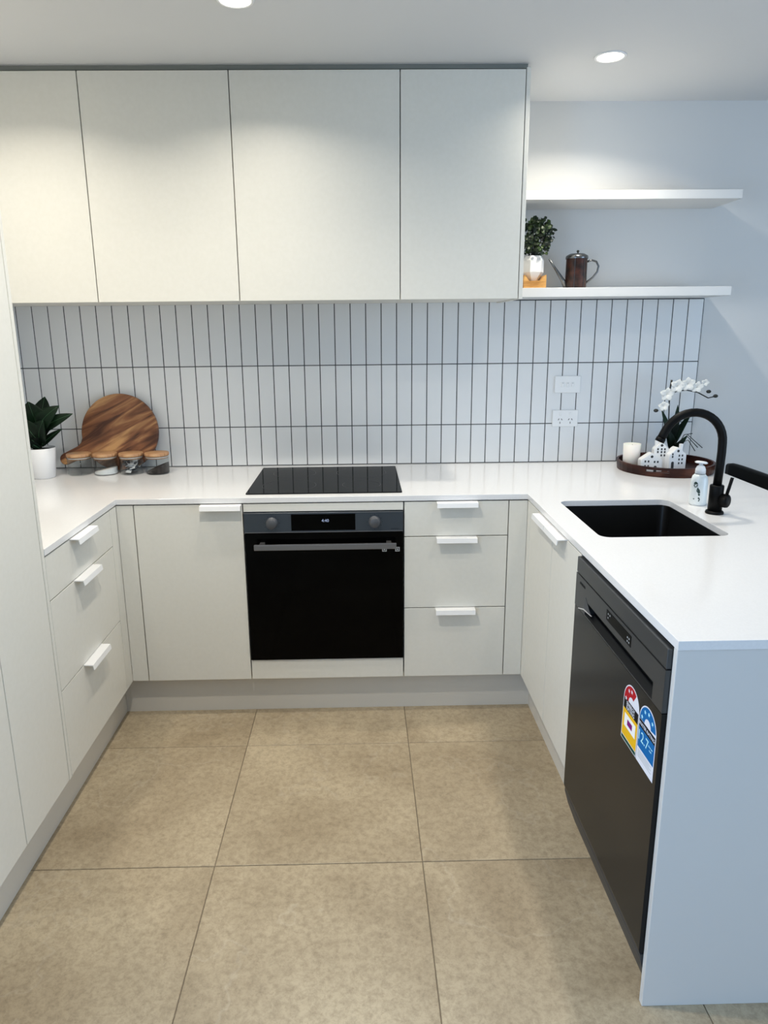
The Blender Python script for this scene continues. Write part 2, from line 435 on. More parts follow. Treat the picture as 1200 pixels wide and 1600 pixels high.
# ------------------------------------------------------------------ ceiling lights
lab = ['round recessed downlight above the hob, cut by the top edge of the photo',
       'round recessed downlight in the ceiling over the open shelves',
       'round recessed downlight in the ceiling near the left wall, above the pantry side',
       'round recessed downlight above the peninsula sink, above the frame',
       'round recessed downlight above the middle of the kitchen floor, above the frame']
proto = None
for i, (x, y, pw) in enumerate(LAMPS):
    if proto is None:
        t = thing('ceiling_light', lab[i], 'ceiling light', (x, y, CEIL), 'recessed downlights')
        r = NB(); lathe(r, [(0.044, -0.001), (0.045, -0.004), (0.052, -0.004), (0.054, -0.0005), (0.044, -0.0005), (0.044, -0.001)], 32)
        part('trim_ring', r, m_handle, t, local=True)
        r = NB(); lathe(r, [(0, -0.0025), (0.0425, -0.0025), (0.0435, -0.0006), (0, -0.0006)], 32)
        part('lens', r, m_lamp, t, local=True, label='glowing warm white lens')
        proto = t
    else:
        t = copy_tree(proto); t.location = (x, y, CEIL); t['label'] = lab[i]
    area('downlight_beam', (x, y, CEIL-0.008), (x, y, 0), 0.075, 0.075, pw, WARM, 'DISK', 140)

# ------------------------------------------------------------------ cabinets
TH = 0.018; GAP = 0.0018
def carcass(x0, x1, y0, y1, z0, z1, open_side, t=0.016, top=True):
    b_ = NB()
    box(b_, x0, x1, y0, y1, z0, z0+t)
    if top: box(b_, x0, x1, y0, y1, z1-t, z1)
    zt_ = z1-t if top else z1
    if open_side == 'y-':
        box(b_, x0, x0+t, y0, y1, z0+t, zt_); box(b_, x1-t, x1, y0, y1, z0+t, zt_); box(b_, x0+t, x1-t, y1-t, y1, z0+t, zt_)
    else:
        box(b_, x0, x1, y0, y0+t, z0+t, zt_); box(b_, x0, x1, y1-t, y1, z0+t, zt_)
        if open_side == 'x-': box(b_, x1-t, x1, y0+t, y1-t, z0+t, zt_)
        else: box(b_, x0, x0+t, y0+t, y1-t, z0+t, zt_)
    return b_
def front(x0, x1, z0, z1, y=0.0):     # panel facing the camera, outer face at y
    return bx(x0+GAP, x1-GAP, y, y+TH, z0+GAP, z1-GAP, bev=0.0007)
def side_front(x, sgn, y0, y1, z0, z1):   # panel in a side run; sgn=+1 faces +x
    return bx(x, x-sgn*TH, y0+GAP, y1-GAP, z0+GAP, z1-GAP, bev=0.0007)
def lip(parent, axis, a0, a1, face, z, sgn=1, name='handle'):
    """white lip pull folded over the top edge of a front"""
    b_ = NB(); prj = 0.030; h = 0.016; t = 0.0022
    # profile in (out, up): hooks behind the panel top, runs outwards, drops at the front
    prof = [(-0.004, -0.001), (-0.004, t), (prj, t-0.001), (prj+0.003, -h), (prj+0.0008, -h), (prj-0.0018, -0.002), (0.001, -0.001)]
    if axis == 'x':
        pts = [(face-o, z+u) for o, u in prof]
        prism(b_, pts, a0, a1, 'x')
    else:
        pts = [(face+sgn*o, z+u) for o, u in prof]
        prism(b_, pts, a0, a1, 'y')
    return part(name, b_, m_handle, parent, label='white metal lip pull')

# -- back run
t = thing('base_cabinet', 'base cabinet left of the oven with one wide door and a white pull', 'cabinet', (-0.2, 0.3, 0))
part('carcass', carcass(-0.4656, -0.004, TH+0.010, 0.58, ZK, ZB-0.002, 'y-'), m_carc, t)
part('filler_panel', front(-0.469-0.0015, -0.4056, ZK, ZB-0.001), m_cab, t)
d = part('door', front(-0.4056, -0.0025, ZK, ZB-0.001), m_cab, t)
lip(d, 'x', -0.156, -0.006, 0.0, ZB-0.0035)
t = thing('oven_cabinet', 'oven housing cabinet under the hob with plain strips above and below the oven', 'cabinet', (0.297, 0.3, 0))
part('carcass', carcass(-0.002, 0.596, TH+0.010, 0.58, ZK, ZB-0.002, 'y-', t=0.0145), m_carc, t)
part('filler_panel', front(-0.002, 0.596, 0.8395, ZB-0.001), m_cab, t)
part('filler_panel', front(-0.002, 0.596, ZK, 0.2425), m_cab, t)
t = thing('drawer_cabinet', 'three drawer base cabinet right of the oven with white pulls', 'cabinet', (0.8, 0.3, 0))
part('carcass', carcass(0.598, 0.99, TH+0.010, 0.58, ZK, ZB-0.002, 'y-'), m_carc, t)
for z0, z1 in ((0.7365, ZB-0.001), (0.4495, 0.7365), (ZK, 0.4495)):
    d = part('drawer_front', front(0.597, 0.9894, z0, z1), m_cab, t)
    lip(d, 'x', 0.718, 0.870, 0.0, z1-0.0025)
part('filler_panel', front(0.9894, 1.0602+0.0015, ZK, ZB-0.001), m_cab, t)

# -- left run (faces +x)
FX = -0.469
t = thing('drawer_cabinet', 'three drawer base cabinet in the left run beside the tall pantry', 'cabinet', (-0.75, -0.3, 0))
part('carcass', carcass(XL+0.005, FX-TH-0.002, -0.598, -0.066, ZK, ZB-0.002, 'x+'), m_carc, t)
for z0, z1 in ((0.7365, ZB-0.001), (0.4460, 0.7365), (ZK, 0.4460)):
    d = part('drawer_front', side_front(FX, 1, -0.6005, -0.068, z0, z1), m_cab, t)
    lip(d, 'y', -0.425, -0.265, FX, z1-0.0025, 1)
part('filler_panel', side_front(FX, 1, -0.068, 0.0012, ZK, ZB-0.001), m_cab, t)
part('corner_box', bx(XL+0.005, FX-0.05, -0.060, 0.58, ZK, ZB-0.004), m_carc, t)

# -- tall pantry (faces +x)
t = thing('pantry_cabinet', 'tall floor to ceiling pantry cabinet at the left edge with narrow flat doors', 'cabinet', (-0.77, -0.9, 0))
part('side_panel', bx(XL+0.002, FX+0.0005, -0.6175, -0.602, ZK, CEIL-0.022, bev=0.0007), m_cab, t)
part('carcass', carcass(XL+0.005, FX-TH-0.002, -1.182, -0.619, ZK, CEIL-0.024, 'x+'), m_carc, t)
part('door', side_front(FX, 1, -0.9005, -0.6195, ZK, CEIL-0.022), m_cab, t)
part('door', side_front(FX, 1, -1.1830, -0.9005, ZK, CEIL-0.022), m_cab, t)
t = thing('pantry_cabinet', 'second tall pantry cabinet left of the frame edge, nearer the viewer', 'cabinet', (-0.77, -1.5, 0))
part('side_panel', bx(XL+0.002, FX+0.0005, -1.802, -1.7865, 0.0, CEIL-0.022, bev=0.0007), m_cab, t)
part('carcass', carcass(XL+0.005, FX-TH-0.002, -1.785, -1.185, ZK, CEIL-0.024, 'x+'), m_carc, t)
part('door', side_front(FX, 1, -1.4850, -1.1840, ZK, CEIL-0.022), m_cab, t)
part('door', side_front(FX, 1, -1.7855, -1.4850, ZK, CEIL-0.022), m_cab, t)
struct('trim_1', bx(XL+0.002, FX-0.02, -1.80, -0.602, CEIL-0.0215, CEIL-0.0005), m_gap)

# -- right run (faces -x)
RX = 1.0602
t = thing('sink_cabinet', 'two door base cabinet under the sink in the peninsula, pulls meeting at the middle', 'cabinet', (1.3, -0.3, 0))
part('carcass', carcass(RX+TH+0.010, 1.655, -0.643, -0.035, ZK, ZB-0.002, 'x-', top=False), m_carc, t)
part('filler_panel', side_front(RX, -1, -0.0455, 0.0012, ZK, ZB-0.001), m_cab, t)
d = part('door', side_front(RX, -1, -0.3455, -0.0455, ZK, ZB-0.001), m_cab, t)
lip(d, 'y', -0.3435, -0.190, RX, ZB-0.0035, -1)
d = part('door', side_front(RX, -1, -0.6470, -0.3455, ZK, ZB-0.001), m_cab, t)
lip(d, 'y', -0.505, -0.3475, RX, ZB-0.0035, -1)
part('corner_box', bx(1.09, 1.655, -0.030, 0.58, ZK, ZB-0.004), m_carc, t)
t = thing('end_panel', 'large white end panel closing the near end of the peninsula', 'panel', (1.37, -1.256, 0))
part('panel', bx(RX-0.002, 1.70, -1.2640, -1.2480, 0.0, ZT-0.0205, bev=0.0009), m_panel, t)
t = thing('back_panel', 'white back panel of the peninsula on the stool side', 'panel', (1.68, -0.3, 0))
part('panel', bx(1.684, 1.700, -1.246, 0.60, 0.0, ZT-0.0205, bev=0.0008), m_shelf, t)

# -- kickboards
KH = ZK-0.003
tag(part('kickboard', bx(-0.521, 1.108, 0.0498, 0.066, 0.0, KH), m_kick), 'plain grey kickboard under the back run below the oven', 'kickboard', None)
tag(part('kickboard', bx(-0.5375, -0.5215, -1.785, 0.066, 0.0, KH), m_kick), 'long pale kickboard under the left drawers and pantry', 'kickboard', None)
tag(part('kickboard', bx(1.108, 1.124, -0.647, 0.066, 0.0, KH), m_kick), 'short kickboard under the sink cabinet doors', 'kickboard', None)

# -- worktop: one continuous U with the sink cut-out
WX0, WX1, WYB = -0.4662, 1.0575, TY-0.0005
outer = [(XL+0.001, -0.601), (WX0, -0.601), (WX0, -0.003), (WX1, -0.003), (WX1, -1.2665), (1.962, -1.2665), (1.962, WYB+0.005), (XL+0.001, WYB+0.005)]
SX0, SX1, SY0, SY1 = 1.142, 1.530, -0.566, -0.115
hole = list(reversed(rrect(SX0, SX1, SY0, SY1, 0.032)))
wt = curve_bm([outer, hole], 0.010, 0.0005)
bmesh.ops.translate(wt, verts=wt.verts, vec=(0, 0, ZT-0.010))
t = thing('worktop', 'continuous U shaped white stone worktop around the kitchen with the sink cut into it', 'worktop', (0.3, 0.3, ZT-0.02))
part('slab', wt, m_stone, t, smooth=False)

# -- sink bowl
t = thing('sink', 'rectangular black undermount sink let into the white worktop', 'sink', (1.336, -0.34, ZT-0.21))
b_ = NB()
def ring(pts, z): return [b_.verts.new((x, y, z)) for x, y in pts]
def grow(d, r): return rrect(SX0-d, SX1+d, SY0-d, SY1+d, r)
loops = [ring(grow(0.020, 0.05), ZT-0.0205), ring(grow(0.003, 0.035), ZT-0.0205), ring(grow(0.002, 0.034), ZT-0.024), ring(grow(-0.002, 0.032), ZT-0.185),
         ring(grow(-0.010, 0.028), ZT-0.203), ring(grow(-0.03, 0.02), ZT-0.208)]
for a, c_ in zip(loops, loops[1:]):
    for i in range(len(a)):
        f = b_.faces.new((a[i], a[(i+1) % len(a)], c_[(i+1) % len(a)], c_[i])); f.smooth = True
b_.faces.new(loops[-1])
o2 = [ring(grow(0.020, 0.05), ZT-0.0225), ring(grow(0.0055, 0.037), ZT-0.0235), ring(grow(0.003, 0.033), ZT-0.200), ring(grow(-0.02, 0.02), ZT-0.2115)]
for a, c_ in zip(o2, o2[1:]):
    for i in range(len(a)):
        b_.faces.new((a[i], c_[i], c_[(i+1) % len(a)], a[(i+1) % len(a)]))
b_.faces.new(list(reversed(o2[-1])))
for i in range(len(loops[0])):
    j = (i+1) % len(loops[0]); b_.faces.new((loops[0][i], o2[0][i], o2[0][j], loops[0][j]))
bmesh.ops.recalc_face_normals(b_, faces=b_.faces)
part('bowl', b_, m_sink, t)
b_ = NB(); lathe(b_, [(0, ZT-0.2065), (0.028, ZT-0.2065), (0.040, ZT-0.205), (0.044, ZT-0.2075), (0, ZT-0.2078)], 28, (1.34, -0.34, 0)); part('drain', b_, m_steel, t)
b_ = NB(); lathe(b_, [(0, -0.0015), (0.006, -0.0015), (0.0075, 0), (0, 0.001)], 14, (SX1+0.0005, -0.452, ZT-0.062), 'x'); part('overflow', b_, m_steel, t, label='small round overflow in the bowl wall')

# ------------------------------------------------------------------ wall cabinets
UY, UZ, UT = 0.1965, 1.6022, 2.3776
ux = [XL+0.004, -0.5287, -0.0042, 0.5944, 1.0375]
ul = ['white wall cabinet over the cutting board, leftmost of the row', 'white wall cabinet second from the left, above the jars',
      'widest white wall cabinet, straight above the hob', 'white wall cabinet beside the open shelves, last on the right']
for i in range(4):
    x0, x1 = ux[i], ux[i+1]
    t = thing('wall_cabinet', ul[i], 'cabinet', ((x0+x1)/2, 0.4, UZ), 'wall cabinets in a row')
    part('carcass', carcass(x0+0.0005, x1-0.0005, UY+TH+0.010, TY-0.001, UZ+0.004, UT, 'y-'), m_cab, t)
    part('door', front(x0, x1, UZ, UT, UY), m_cab, t)
    if i == 3:
        part('side_panel', bx(1.0385, 1.0530, UY-0.0005, TY+0.005, UZ, UT+0.004, bev=0.0007), m_cab, t)
struct('trim_2', bx(XL+0.002, 1.045, UY+0.016, TY+0.004, UT+0.001+0.004, CEIL-0.0005), m_gap)

# ------------------------------------------------------------------ open shelves
for z0, z1, x1, lb in ((1.9820, 2.0150, 1.948, 'upper white floating shelf, empty, right of the wall cabinets'),
                       (1.6165, 1.6520, 1.944, 'lower white floating shelf carrying the plant and the can, right above the tiles')):
    o = part('floating_shelf', bx(1.0545, x1, 0.392, YB-0.0005, z0, z1, bev=0.0008), m_shelf)
    tag(o, lb, 'shelf', 'floating shelves')

# ------------------------------------------------------------------ hob
t = thing('hob', 'frameless black glass hob set in the worktop above the oven', 'hob', (0.298, 0.3, ZT))
b_ = curve_bm([rrect(0.003, 0.593, 0.045, 0.557, 0.006, 3)], 0.002, 0.0008)
bmesh.ops.translate(b_, verts=b_.verts, vec=(0, 0, ZT+0.0025)); part('glass', b_, m_hob, t)
for x, y, r in ((0.155, 0.42, 0.09), (0.44, 0.42, 0.105), (0.155, 0.18, 0.105), (0.44, 0.18, 0.075)):
    b_ = NB(); lathe(b_, [(r, 0.0001), (r, 0.0003), (r+0.0008, 0.0003), (r+0.0008, 0.0001)], 48, (x, y, ZT+0.0045)); part('zone_ring', b_, mat('zone_print', (0.03, 0.03, 0.032), 0.3) if 'zone_print' not in bpy.data.materials else bpy.data.materials['zone_print'], t)

# ------------------------------------------------------------------ oven
t = thing('oven', 'built-in oven with a full black glass door and blue grey control panel', 'oven', (0.297, 0.2, 0.243))
part('body', bx(0.020, 0.574, 0.006, 0.56, 0.262, 0.822), m_steel, t)
oz = 0.244
cp = part('control_panel', bx(0.0005, 0.5935, -0.006, 0.012, 0.7605, 0.8380, bev=0.0008), m_oven, t)
part('trim_strip', bx(0.001, 0.593, -0.0075, -0.0055, 0.7610, 0.7635), m_bar, cp)
part('trim_strip', bx(0.001, 0.593, -0.0072, -0.0055, 0.8355, 0.8375), m_bar, cp)
part('display', bx(0.176, 0.415, -0.0075, -0.005, 0.7685, 0.8310, bev=0.0004), m_black, cp, label='black clock display')
TX = Matrix.Rotation(R_(90), 4, 'X')
b_ = text_bm('4:40', 0.016, Matrix.Translation((0.303, -0.0078, 0.8055)) @ TX)
part('clock_digits', b_, m_digit, cp, label='small pale blue digits')
b_ = NB(); box(b_, 0.548, 0.576, -0.0062, -0.0058, 0.7700, 0.7712); part('logo_mark', b_, m_dark, cp)
for x, s in ((0.104, 0.8), (0.487, 0.8)):
    b_ = NB(); lathe(b_, [(0, -0.022), (0.0175, -0.022), (0.019, -0.0205), (0.0195, 0.0), (0.022, 0.0), (0.022, 0.001)], 30, (x, -0.0065, 0.7985), 'y')
    kb = part('knob', b_, m_knob, t, label='round grey control knob')
    b_ = NB()
    for a in range(12):
        an = R_(30*a); cx_, cz_ = x+0.0285*math.cos(an), 0.7985+0.0285*math.sin(an)
        box(b_, cx_-0.0009, cx_+0.0009, -0.0063, -0.0058, cz_-0.0009, cz_+0.0009)
    part('dial_marks', b_, m_dark, kb)
dr = part('door', bx(0.0005, 0.5935, -0.006, 0.012, oz, 0.7585, bev=0.0008), m_black, t, label='black glass oven door')
b_ = NB(); box(b_, 0.040, 0.566, -0.0515, -0.040, 0.7055, 0.7265, bev=0.0015, seg=2)
hb = part('handle', b_, m_bar, dr, label='flat grey bar handle')
for x in (0.058, 0.530): part('handle_mount', bx(x, x+0.018, -0.0405, -0.006, 0.7085, 0.7245), m_bar, hb)
for x in (0.523, 0.572):
    s = 0.0085; z = 0.690; b_ = NB()
    box(b_, x-s, x+s, -0.0066, -0.0059, z-s, z+s); part('door_symbol', b_, m_mark, dr, label='small pale square symbol under the handle')
    part('symbol_centre', bx(x-0.0055, x+0.0055, -0.0069, -0.0067, z-0.0055, z+0.0055), m_dark, dr)
    part('symbol_dot', bx(x-0.003, x+0.003, -0.0072, -0.0070, z-0.003, z+0.003), m_mark, dr)

# ------------------------------------------------------------------ dishwasher (faces -x)
DX = 1.0480; DY0, DY1 = -1.2465, -0.6520
t = thing('dishwasher', 'dark stainless freestanding dishwasher with two rating labels, in the peninsula', 'dishwasher', (1.35, -0.95, 0))
part('body', bx(DX+0.036, 1.640, DY0+0.004, DY1-0.004, 0.095, 0.868), mat('dishwasher_tub', (0.02, 0.02, 0.022), 0.4), t)
# door with rounded lower corner profile in (x,z)
prof = [(DX, 0.136), (DX, 0.724), (DX+0.034, 0.724), (DX+0.034, 0.126), (DX+0.006, 0.126), (DX+0.002, 0.129)]
b_ = NB(); prism(b_, prof, DY0+0.001, DY1-0.001, 'y')
part('door_panel', b_, m_dw, t, label='glossy dark steel lower door')
# control panel with the grip recess cut in: frame of boxes around the pocket
PY0, PY1, PZ0, PZ1 = -1.195, -0.742, 0.730, 0.770
b_ = NB()
zt0, zt1 = 0.7265, 0.8225
box(b_, DX-0.001, DX+0.034, DY0+0.001, DY1-0.001, PZ1, zt1)
box(b_, DX-0.001, DX+0.034, DY0+0.001, PY0, zt0, PZ1)
box(b_, DX-0.001, DX+0.034, PY1, DY1-0.001, zt0, PZ1)
box(b_, DX-0.001, DX+0.034, PY0, PY1, zt0, PZ0)
cp = part('control_panel', b_, m_dwtop, t, label='dark grey control panel with grip recess')
part('grip_recess', bx(DX+0.026, DX+0.0335, PY0, PY1, PZ0, PZ1), m_dwblk, cp)
b_ = NB(); prism(b_, [(-0.690, 0.7290), (-0.735, 0.7440), (-0.800, 0.7500), (-0.800, 0.7480), (-0.735, 0.7405), (-0.690, 0.7265)], DX-0.0030, DX-0.0008, 'x')
part('grip_lip', b_, m_chrome, cp, label='short bright lip at the left end of the grip')
b_ = NB(); prism(b_, [(-0.735, 0.745), (-0.745, 0.780), (-0.79, 0.7485)], DX-0.0018, DX-0.0008, 'x'); part('grip_cheek', b_, m_knob, cp)
part('display', bx(DX-0.0018, DX, -1.066, -0.905, 0.7865, 0.8135, bev=0.0003), m_dwblk, cp, label='black display strip')
for y, z in ((-0.918, 0.806), (-0.918, 0.796), (-0.930, 0.806), (-1.046, 0.803), (-1.046, 0.794), (-1.056, 0.803), (-1.056, 0.794)):
    part('display_icon', bx(DX-0.0022, DX-0.0017, y-0.0022, y+0.0022, z-0.002, z+0.002), m_mark, cp)
TM = Matrix(((0, 0, -1, 0), (-1, 0, 0, 0), (0, 1, 0, 0), (0, 0, 0, 1)))   # text plane facing -x, reads towards -y
b_ = text_bm('SAMSUNG', 0.0095, Matrix.Translation((DX-0.0012, -0.712, 0.8035)) @ TM, align='CENTER', bold=0.0004, sx=1.05)
part('maker_lettering', b_, m_dwblk, cp)
part('top_panel', bx(DX, DX+0.034, DY0+0.001, DY1-0.001, 0.8250, 0.8690, bev=0.001), m_dwtop, t, label='plain dark strip under the worktop')
prof = [(1.062, 0.095), (1.098, 0.095), (1.110, 0.0), (1.086, 0.0)]
b_ = NB(); prism(b_, [(1.0520, 0.1235), (1.0835, 0.1235), (1.0835, 0.094), (1.125, 0.094), (1.125, 0.0), (1.0900, 0.0), (1.0640, 0.070), (1.0525, 0.112)], DY0+0.001, DY1-0.001, 'y')
part('plinth', b_, mat('dishwasher_plinth', (0.045, 0.047, 0.05), 0.5, 0.1), t, label='dark grey kick plinth')

def rating(name, yl, z0, kind, label):
    """sticker on the door; u runs to the right (-y), v runs up"""
    W_, H_ = 0.0900, 0.150; X0 = DX-0.0002
    mats = [m_lwhite, m_red if kind == 'e' else m_blue, m_lblack, m_yel if kind == 'e' else m_blue, m_lgreen, m_powder, m_lpink, m_lcyan]
    b_ = NB()
    def P(pts, lay, mi): prism(b_, [(yl-u, z0+v) for u, v in pts], X0, X0-0.0002-0.00025*lay, 'x', mi)
    def R4(u0, u1, v0, v1): return [(u0, v0), (u1, v0), (u1, v1), (u0, v1)]
    r = W_/2; cx_, cz_ = W_/2, H_-r
    def arc(rr, a0, a1, n_=16): return [(cx_+rr*math.cos(R_(a0+(a1-a0)*i/n_)), cz_+rr*math.sin(R_(a0+(a1-a0)*i/n_))) for i in range(n_+1)]
    P([(0, 0), (W_, 0)]+arc(r, 0, 180), 0, 0)
    e_ = 0.003
    if kind == 'e':
        P(arc(r-e_, 55, 180)+list(reversed(arc(0.017, 55, 180))), 1, 1)
        P(R4(e_, W_-e_, 0.012, 0.080), 1, 3); P(R4(e_, W_-e_, 0.002, 0.010), 1, 4)
        P(R4(e_, W_-e_, 0.080, 0.105), 1, 2)
        P(R4(0.014, W_-0.012, 0.038, 0.070), 2, 5); P(R4(0.032, 0.060, 0.047, 0.061), 3, 6)
        stars = (178, 122, 92); st = 5
    else:
        P(arc(r-e_, 8, 180)+list(reversed(arc(0.017, 8, 180))), 1, 1)
        P(R4(e_, W_-e_, 0.036, 0.086), 1, 3); P(R4(e_, W_-e_, 0.086, 0.104), 1, 2)
        stars = (165, 122, 85, 42); st = 7
    for a in stars:
        sx_, sz_ = cx_+0.031*math.cos(R_(a)), cz_+0.031*math.sin(R_(a))
        pts = []
        for q in range(10):
            rr = 0.0056 if q % 2 == 0 else 0.0026
            pts.append((sx_+rr*math.sin(PI*q/5), sz_+rr*math.cos(PI*q/5)))
        P(pts, 2, 0 if kind == 'e' else 7)
    o = part(name, b_, mats, t, label=label)
    def T(s, size, u, v, m_, nm='lettering', al='CENTER', bold=0.0):
        part(nm, text_bm(s, size, Matrix.Translation((X0-0.0011, yl-u, z0+v)) @ TM, align=al, bold=bold), m_, o)
    if kind == 'e':
        T('ENERGY', 0.0130, W_/2, 0.0975, m_lwhite); T('RATING', 0.0130, W_/2, 0.0868, m_lwhite)
    else:
        T('WATER RATING', 0.0112, W_/2, 0.0950, m_lwhite)
        T('12.7', 0.034, 0.030, 0.066, m_lcyan)
        for k_, v in enumerate((0.070, 0.062)): T('litres per' if k_ == 0 else 'wash', 0.0058, 0.070, v, m_lcyan)
        b2 = NB()
        for k_, v in enumerate((0.030, 0.026, 0.022, 0.018, 0.014)):
            box(b2, X0-0.0007, X0-0.0001, yl-0.008, yl-(0.080-0.01*(k_ % 2)), z0+v, z0+v+0.0012)
        part('fine_print', b2, m_mark, o)
rating('energy_label', -1.0500, 0.5535, 'e', 'red and yellow energy rating label')
rating('water_label', -1.1420, 0.5535, 'w', 'blue water rating label reading 12.7')

# ------------------------------------------------------------------ wall plates
def plate(z0, x0, label, sock):
    W_, H_ = 0.116, 0.075; x1, z1 = x0+W_, z0+H_
    t = thing('power_outlet' if sock else 'light_switch', label, 'outlet' if sock else 'switch', ((x0+x1)/2, TY, z0))
    part('cover_plate', bx(x0, x1, TY-0.008, TY-0.0002, z0, z1, bev=0.003, seg=2), m_plastic, t)
    if sock:
        for cx_ in (x0+0.035, x0+0.081):
            b_ = NB()
            for dx, dz, a in ((-0.007, 0.003, 30), (0.007, 0.003, -30), (0, -0.012, 0)):
                q = NB(); box(q, -0.0013, 0.0013, TY-0.0088, TY-0.0075, -0.0042, 0.0042)
                bmesh.ops.rotate(q, verts=q.verts, cent=(0, TY, 0), matrix=Matrix.Rotation(R_(a), 3, 'Y'))
                bmesh.ops.translate(q, verts=q.verts, vec=(cx_+dx, 0, z0+0.030+dz)); merge(b_, q)
            part('socket_holes', b_, m_slot, t)
            part('rocker', bx(cx_-0.005, cx_+0.005, TY-0.0105, TY-0.0078, z0+0.050, z0+0.064, bev=0.001), m_plastic, t)
    else:
        for cx_ in (x0+0.036, x0+0.058, x0+0.080):
            r_ = part('rocker', bx(cx_-0.0065, cx_+0.0065, TY-0.0108, TY-0.0078, z0+0.027, z0+0.047, bev=0.0012), m_plastic, t)
            part('rocker_mark', bx(cx_-0.003, cx_+0.003, TY-0.0113, TY-0.0106, z0+0.042, z0+0.044), m_mark, r_)
plate(1.2115, 1.309, 'white triple switch plate on the tiles above the power point', False)
plate(1.0600, 1.306, 'white double power point on the tiles below the switch plate', True)

# ------------------------------------------------------------------ faucet
fx, fy = 1.602, -0.312
t = thing('faucet', 'tall matte black gooseneck kitchen tap behind the sink', 'tap', (fx, fy, ZT))
b_ = NB(); lathe(b_, [(0, 0.0), (0.028, 0.0), (0.0285, 0.004), (0.026, 0.009), (0.0225, 0.010), (0, 0.010)], 32, (fx, fy, ZT+0.0002)); part('base_flange', b_, m_dark, t)
b_ = NB(); lathe(b_, [(0, 0.009), (0.0220, 0.009), (0.0220, 0.092), (0.0205, 0.0955), (0, 0.0955)], 32, (fx, fy, ZT)); part('body', b_, m_dark, t)
pts = [(fx, fy, ZT+0.094), (fx+0.002, fy, 1.06), (fx+0.003, fy, 1.10)]
acx, acz, ar = fx-0.097, 1.130, 0.099
for i in range(0, 17):
    a = R_(155*i/16); pts.append((acx+ar*math.cos(a), fy, acz+ar*math.sin(a)))
ex, ez = acx+ar*math.cos(R_(155)), acz+ar*math.sin(R_(155))
pts += [(ex-0.0063, fy, ez-0.0136), (ex-0.0118, fy, ez-0.0254)]
b_ = NB(); tube(b_, pts, 0.0135, 20); part('spout', b_, m_dark, t, label='curved black spout')
b_ = NB(); tube(b_, [(ex-0.0110, fy, ez-0.0236), (ex-0.0165, fy, ez-0.0354)], 0.0150, 20); part('spray_head', b_, m_dark, t)
hd = Vector((0.66, -0.75, 0)).normalized()
h0 = Vector((fx, fy, ZT+0.047)) + hd*0.018
b_ = NB(); tube(b_, [h0, h0+hd*0.016, h0+hd*0.021, h0+hd*0.024, h0+hd*0.0255], [0.0225, 0.0225, 0.0210, 0.017, 0.010], 28); kn = part('lever_hub', b_, m_dark, t)
b_ = NB(); tube(b_, [h0+hd*0.014+Vector((0, 0, 0.016)), h0+hd*0.017+Vector((0.003, 0, 0.045)), h0+hd*0.019+Vector((0.008, 0, 0.078))], 0.0052, 12); part('lever', b_, m_dark, kn)

# ------------------------------------------------------------------ soap bottle
sx_, sy_ = 1.603, -0.190
t = thing('soap_dispenser', 'white pump soap bottle with dark green print beside the tap', 'soap bottle', (sx_, sy_, ZT))
b_ = NB(); lathe(b_, [(0, 0.0005), (0.026, 0.0005), (0.0285, 0.004), (0.0290, 0.012), (0.0275, 0.085), (0.0235, 0.100), (0.0165, 0.1075), (0, 0.1075)], 32, (sx_, sy_, ZT)); part('bottle', b_, m_soap, t)
b_ = NB(); lathe(b_, [(0, 0.1076), (0.0165, 0.1076), (0.0165, 0.1095), (0, 0.1095)], 28, (sx_, sy_, ZT)); part('neck_ring', b_, m_steel, t)
b_ = NB(); lathe(b_, [(0, 0.1096), (0.0170, 0.1096), (0.0165, 0.124), (0.0125, 0.134), (0.0065, 0.138), (0, 0.138)], 28, (sx_, sy_, ZT)); part('collar', b_, m_plastic, t)
b_ = NB(); lathe(b_, [(0, 0.1375), (0.006, 0.1375), (0.006, 0.143), (0.018, 0.144), (0.0215, 0.1475), (0.016, 0.151), (0, 0.152)], 28, (sx_, sy_, ZT), sx=1.05, sy=0.72)
bmesh.ops.rotate(b_, verts=b_.verts, cent=(sx_, sy_, ZT+0.145), matrix=Matrix.Rotation(R_(6), 3, 'Y')); part('pump_head', b_, m_plastic, t)
def on_bottle(pts, am, r=0.0290):  # patches wrapped on the bottle; pts (angle deg, z)
    q = NB(); vs_ = []
    for a, z in pts:
        an = R_(am+a); rr = r-0.0015*(z-0.012)/0.073+0.0004
        vs_.append(q.verts.new((sx_+rr*math.cos(an), sy_+rr*math.sin(an), ZT+z)))
    q.faces.new(vs_); return q
b_ = NB()
el = lambda ca, cz, ra, rz, n_=12: [(ca+ra*math.cos(2*PI*i/n_), cz+rz*math.sin(2*PI*i/n_)) for i in range(n_)]
am = 222
merge(b_, on_bottle(el(0, 0.074, 15, 0.010), am)); merge(b_, on_bottle([(14, 0.066), (30, 0.056), (34, 0.046), (22, 0.044), (8, 0.052)], am))
merge(b_, on_bottle([(20, 0.044), (34, 0.043), (32, 0.036), (22, 0.037)], am)); merge(b_, on_bottle([(28, 0.032), (36, 0.024), (30, 0.016), (24, 0.017), (30, 0.024), (20, 0.027)], am))
merge(b_, on_bottle(el(-4, 0.024, 5, 0.002, 8), am))
part('printed_emblem', b_, m_green, t)
b_ = NB(); merge(b_, on_bottle([(-14, 0.0735), (12, 0.0735), (12, 0.0755), (-14, 0.0755)], am, 0.0293)); part('emblem_bar', b_, m_plastic, t)

